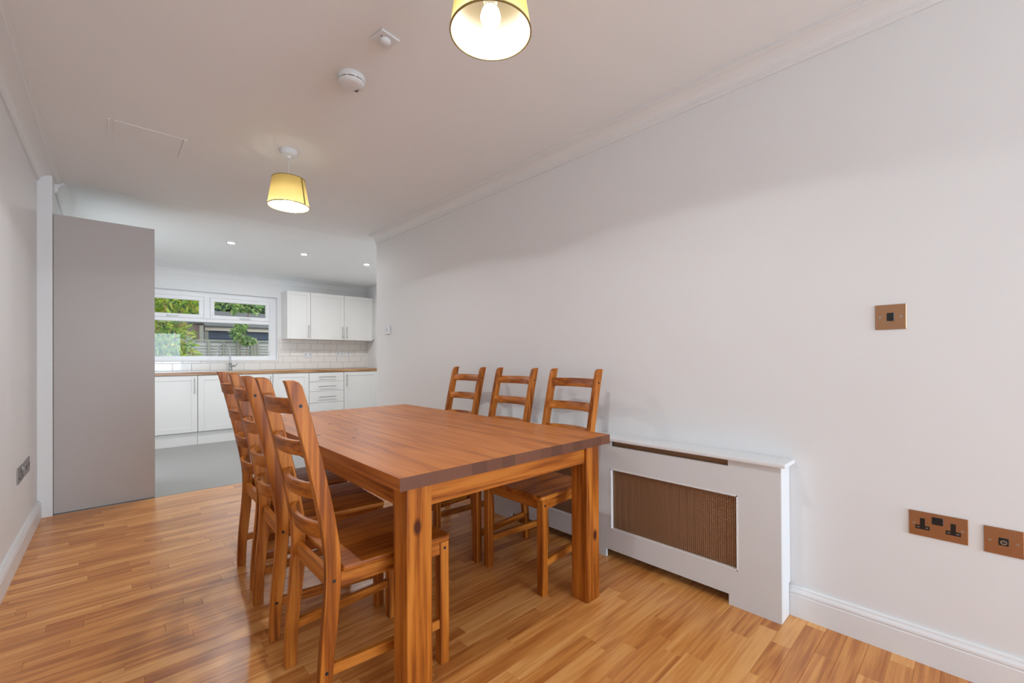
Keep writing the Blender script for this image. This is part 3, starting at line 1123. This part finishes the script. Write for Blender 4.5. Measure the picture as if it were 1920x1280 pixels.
# ------------------------------------------------------------------ garden behind the kitchen window
GREY = paint('weathered_timber', (.25, .245, .20), .8, bump=.2, bscale=30, var=.15)
GREY2 = paint('weathered_boards', (.33, .325, .30), .85, bump=.2, bscale=30, var=.12)
NAVY = paint('navy_cladding', (.035, .055, .095), .6, var=.2)
CREAM = paint('cream_fascia', (.55, .49, .41), .6)
ROOF = paint('dark_shingles', (.06, .062, .06), .85, bump=.4, bscale=25, var=.3)
BRICK = paint('brown_cladding', (.16, .10, .08), .8, bump=.3, bscale=20, var=.2)
GROUND = paint('garden_ground', (.12, .14, .06), .95, bump=.3, bscale=8, var=.3)
BARK = paint('bark', (.18, .08, .035), .8, bump=.3, bscale=30)


def leafmat(name, cols):
    m, nt, b = newmat(name)
    rv, _ = rnd_value(nt)
    wn = N(nt, 'ShaderNodeTexWhiteNoise', noise_dimensions='1D')
    nt.links.new(rv, wn.inputs['W'])
    cr = N(nt, 'ShaderNodeValToRGB')
    e = cr.color_ramp.elements
    e[0].position, e[0].color = 0, (*cols[0], 1)
    e[1].position, e[1].color = 1, (*cols[-1], 1)
    for i, c_ in enumerate(cols[1:-1]):
        k = e.new((i + 1) / (len(cols) - 1))
        k.color = (*c_, 1)
    nt.links.new(wn.outputs['Value'], cr.inputs[0])
    nt.links.new(cr.outputs[0], b.inputs['Base Color'])
    b.inputs['Roughness'].default_value = .45
    tr = N(nt, 'ShaderNodeBsdfTranslucent')
    nt.links.new(cr.outputs[0], tr.inputs[0])
    mx = N(nt, 'ShaderNodeMixShader')
    mx.inputs[0].default_value = .35
    out = nt.nodes['Material Output']
    nt.links.new(b.outputs[0], mx.inputs[1])
    nt.links.new(tr.outputs[0], mx.inputs[2])
    nt.links.new(mx.outputs[0], out.inputs[0])
    return m


LEAFY = leafmat('yellow_green_leaves', [(.07, .16, .015), (.16, .30, .02), (.34, .48, .035), (.52, .60, .07), (.28, .17, .04)])
LEAFD = leafmat('dark_leaves', [(.02, .05, .02), (.05, .10, .03), (.09, .16, .05), (.16, .24, .08)])
LEAFM = leafmat('mid_leaves', [(.06, .14, .05), (.14, .27, .07), (.28, .42, .12), (.40, .46, .16)])
struct('ground', MB().box(-25, 40, YF + .3, 60, -.35, -.25), GROUND, 'garden ground beyond the kitchen window', 'ground')


def shrub(name, label, cat, base, blobs, n, ln, mat, seed, group=None, stems=5, wid=.28, sr=.03):
    rg = random.Random(seed)
    t = thing(name, label, cat, base, 0, group)
    vs, fs = [], []
    for _ in range(n):
        bx, by, bz, rx, ry, rz = rg.choice(blobs)
        while True:
            u = Vector((rg.uniform(-1, 1), rg.uniform(-1, 1), rg.uniform(-1, 1)))
            if .25 < u.length < 1:
                break
        c = Vector((bx + u.x * rx, by + u.y * ry, bz + u.z * rz))
        d = (u + Vector((rg.uniform(-.8, .8), rg.uniform(-.8, .8), rg.uniform(-1.0, .5)))).normalized()
        sd = d.cross(Vector((rg.uniform(-1, 1), rg.uniform(-1, 1), rg.uniform(-.3, 1)))).normalized()
        nn = sd.cross(d)
        l_ = ln * rg.uniform(.6, 1.25)
        w2 = l_ * wid
        k = len(vs)
        vs += [c, c + d * l_ * .35 + sd * w2 * .5 + nn * w2 * .12, c + d * l_ * .75 + sd * w2 * .32, c + d * l_ - nn * w2 * .25,
               c + d * l_ * .75 - sd * w2 * .32, c + d * l_ * .35 - sd * w2 * .5 + nn * w2 * .12]
        fs += [(k, k + 1, k + 2, k + 3), (k, k + 3, k + 4, k + 5)]
    me = bpy.data.meshes.new('foliage')
    me.from_pydata([tuple(v) for v in vs], [], fs)
    me.materials.append(mat)
    o = bpy.data.objects.new('foliage', me)
    C.objects.link(o)
    o.parent = t
    for i in range(stems):
        bl = rg.choice(blobs)
        MB().tube([(rg.uniform(-.1, .1), rg.uniform(-.1, .1), 0), (bl[0] * .5 + rg.uniform(-.1, .1), bl[1] * .5, bl[2] * .45), (bl[0], bl[1], bl[2])], [sr, sr * .7, sr * .35], 6).build('stem', BARK, t)
    return t


GZ = -.25
# yellow-green shrub close to the window
p = at(318, 625, Y=10.2)
shrub('garden_shrub', 'bright yellow green shrub just outside the kitchen window', 'shrub', (p.x - .1, 10.2, GZ),
      [(-.25, 0, 1.1, .55, .5, .7), (.05, 0, 1.6, .42, .45, .55), (-.35, .1, 2.1, .65, .55, .7), (.12, .1, 2.6, .55, .5, .45), (-.5, 0, .5, .5, .5, .5), (.15, -.1, 1.15, .35, .4, .5), (.35, .2, 2.9, .4, .4, .25)],
      5200, .15, LEAFY, 3, stems=9, wid=.3)
p = at(436, 585, Y=14.6)
shrub('garden_shrub', 'loose leafy sapling in front of the dark roof beyond the fence', 'shrub', (p.x, 14.6, GZ),
      [(-.35, 0, 3.15, .38, .3, .32), (.0, 0, 2.95, .42, .3, .25), (.45, .1, 2.95, .3, .25, .2), (-.1, .1, 3.5, .35, .3, .22)], 560, .14, LEAFM, 5, stems=3, wid=.5, sr=.012)
p = at(453, 627, Y=12.66)
shrub('ivy_clump', 'clump of green ivy climbing over the top of the fence', 'ivy', (p.x, 12.66, GZ),
      [(-.06, 0, 1.97, .17, .1, .16), (-.02, 0, 2.2, .12, .1, .14), (.14, 0, 1.82, .17, .1, .08)], 420, .075, LEAFM, 9, stems=2, wid=.75, sr=.010)

# fence
FYY = 13.0
ztop = at(440, 637.5, Y=FYY).z
xs = [at(px, 640, Y=FYY).x for px in (355, 477, 600)]
xs = [xs[0] - 1.83 * 2 - .2, xs[0] - 1.83 - .1] + xs + [xs[2] + 1.9]
hgt = ztop - GZ
gf = thing('garden_fence', 'weathered grey timber panel fence at the end of the garden', 'fence', (xs[2], FYY, GZ))
for i in range(5):
    xa, xb = xs[i] + .05 - xs[2], xs[i + 1] - .05 - xs[2]
    b = MB().box(xa, xb, -.03, .03, hgt - .05, hgt)
    for k in range(5):
        xx = xa + .022 + k * (xb - xa - .044) / 4
        b.box(xx - .022, xx + .022, -.055, -.027, 0, hgt - .05)
    pn = b.build('fence_panel_frame', GREY, gf)
    nb_ = 24
    for k in range(nb_):
        zz = .04 + k * (hgt - .12) / nb_
        MB().prism([(-.026, zz), (-.004, zz), (.012, zz + (hgt - .12) / nb_ + .015), (.002, zz + (hgt - .12) / nb_ + .015)], 'x', xa, xb).build('fence_board', GREY2, pn)
for x in xs:
    MB().box(x - xs[2] - .048, x - xs[2] + .048, -.05, .05, 0, hgt + .06, .006).build('fence_post', GREY, gf)

# neighbour's outbuilding
YS = 17.0
zf = at(445, 618, Y=YS).z
x0, x1 = at(387, 620, Y=YS).x, at(640, 620, Y=YS).x
sh = thing('garden_outbuilding', 'dark blue outbuilding with cream fascia and shingle roof beyond the fence', 'outbuilding', ((x0 + x1) / 2, YS, GZ))
hw = (x1 - x0) / 2
zt = zf - GZ
for k in range(9):
    MB().box(-hw + .01, hw - .01, .02 + .004 * (k % 2), .08, k * (zt - .05) / 9, (k + 1) * (zt - .05) / 9 - .012).build('cladding_board', NAVY, sh)
MB().box(-hw, hw, .081, 3.0, 0, zt - .03).build('body', NAVY, sh)
MB().box(-hw - .05, hw + .15, -.12, -.06, zt - .06, zt + .05).build('fascia', CREAM, sh)
for x in (-hw, -hw + 1.0, 0, hw - .4):
    MB().box(x - .05, x + .05, -.05, .018, 0, zt - .062).build('post', GREY, sh)
MB().prism([(-.2, zt + .052), (-.2, zt + .09), (1.7, zt + .75), (3.4, zt + .09), (3.4, zt + .052)], 'x', -hw - .06, hw + .2).build('roof', ROOF, sh)
# brown shed beside it
xs0, xs1 = at(340, 620, Y=16).x, at(381, 620, Y=16).x
zz = at(365, 607, Y=16).z - GZ
bs = thing('garden_shed', 'brown timber shed between the yellow green shrub and the dark blue outbuilding', 'shed', ((xs0 + xs1) / 2, 16, GZ))
hw = (xs1 - xs0) / 2
for k in range(14):
    MB().box(-hw, hw, .01 * (k % 2), .04, k * zz / 14, (k + 1) * zz / 14 - .01).build('cladding_board', BRICK, bs)
MB().box(-hw, hw, .041, .9, 0, zz - .03).build('body', BRICK, bs)
MB().box(-hw - .1, hw, -.1, .92, zz, zz + .10, .01).build('roof', ROOF, bs)
MB().box(hw - .1, hw, -.06, -.011, 0, zz - .05).build('corner_post', GREY, bs)

# trees far behind
for i, (x, yy, hgt, sd) in enumerate(((-.3, 19.6, 5.0, 21), (4.2, 23.6, 5.6, 22), (9.3, 22.9, 5.2, 23), (14.2, 23, 6, 24))):
    shrub('garden_tree', ('dark tree behind the yellow green shrub', 'dark tree behind the brown shed', 'dark tree behind the dark blue outbuilding',
                          'dark tree at the far end of the outbuilding')[i], 'tree', (x, yy, GZ),
          [(0, 0, hgt * .5, 1.7, 1.2, 1.7), (1.0, 0, hgt * .65, 1.3, 1.1, 1.5), (-1.0, 0, hgt * .65, 1.3, 1.1, 1.5), (0, 0, hgt * .95, 1.5, 1.1, 1.0)], 4600, .36, (LEAFM if i == 2 else LEAFD), sd,
          'dark trees beyond the fence', stems=4, wid=.5)
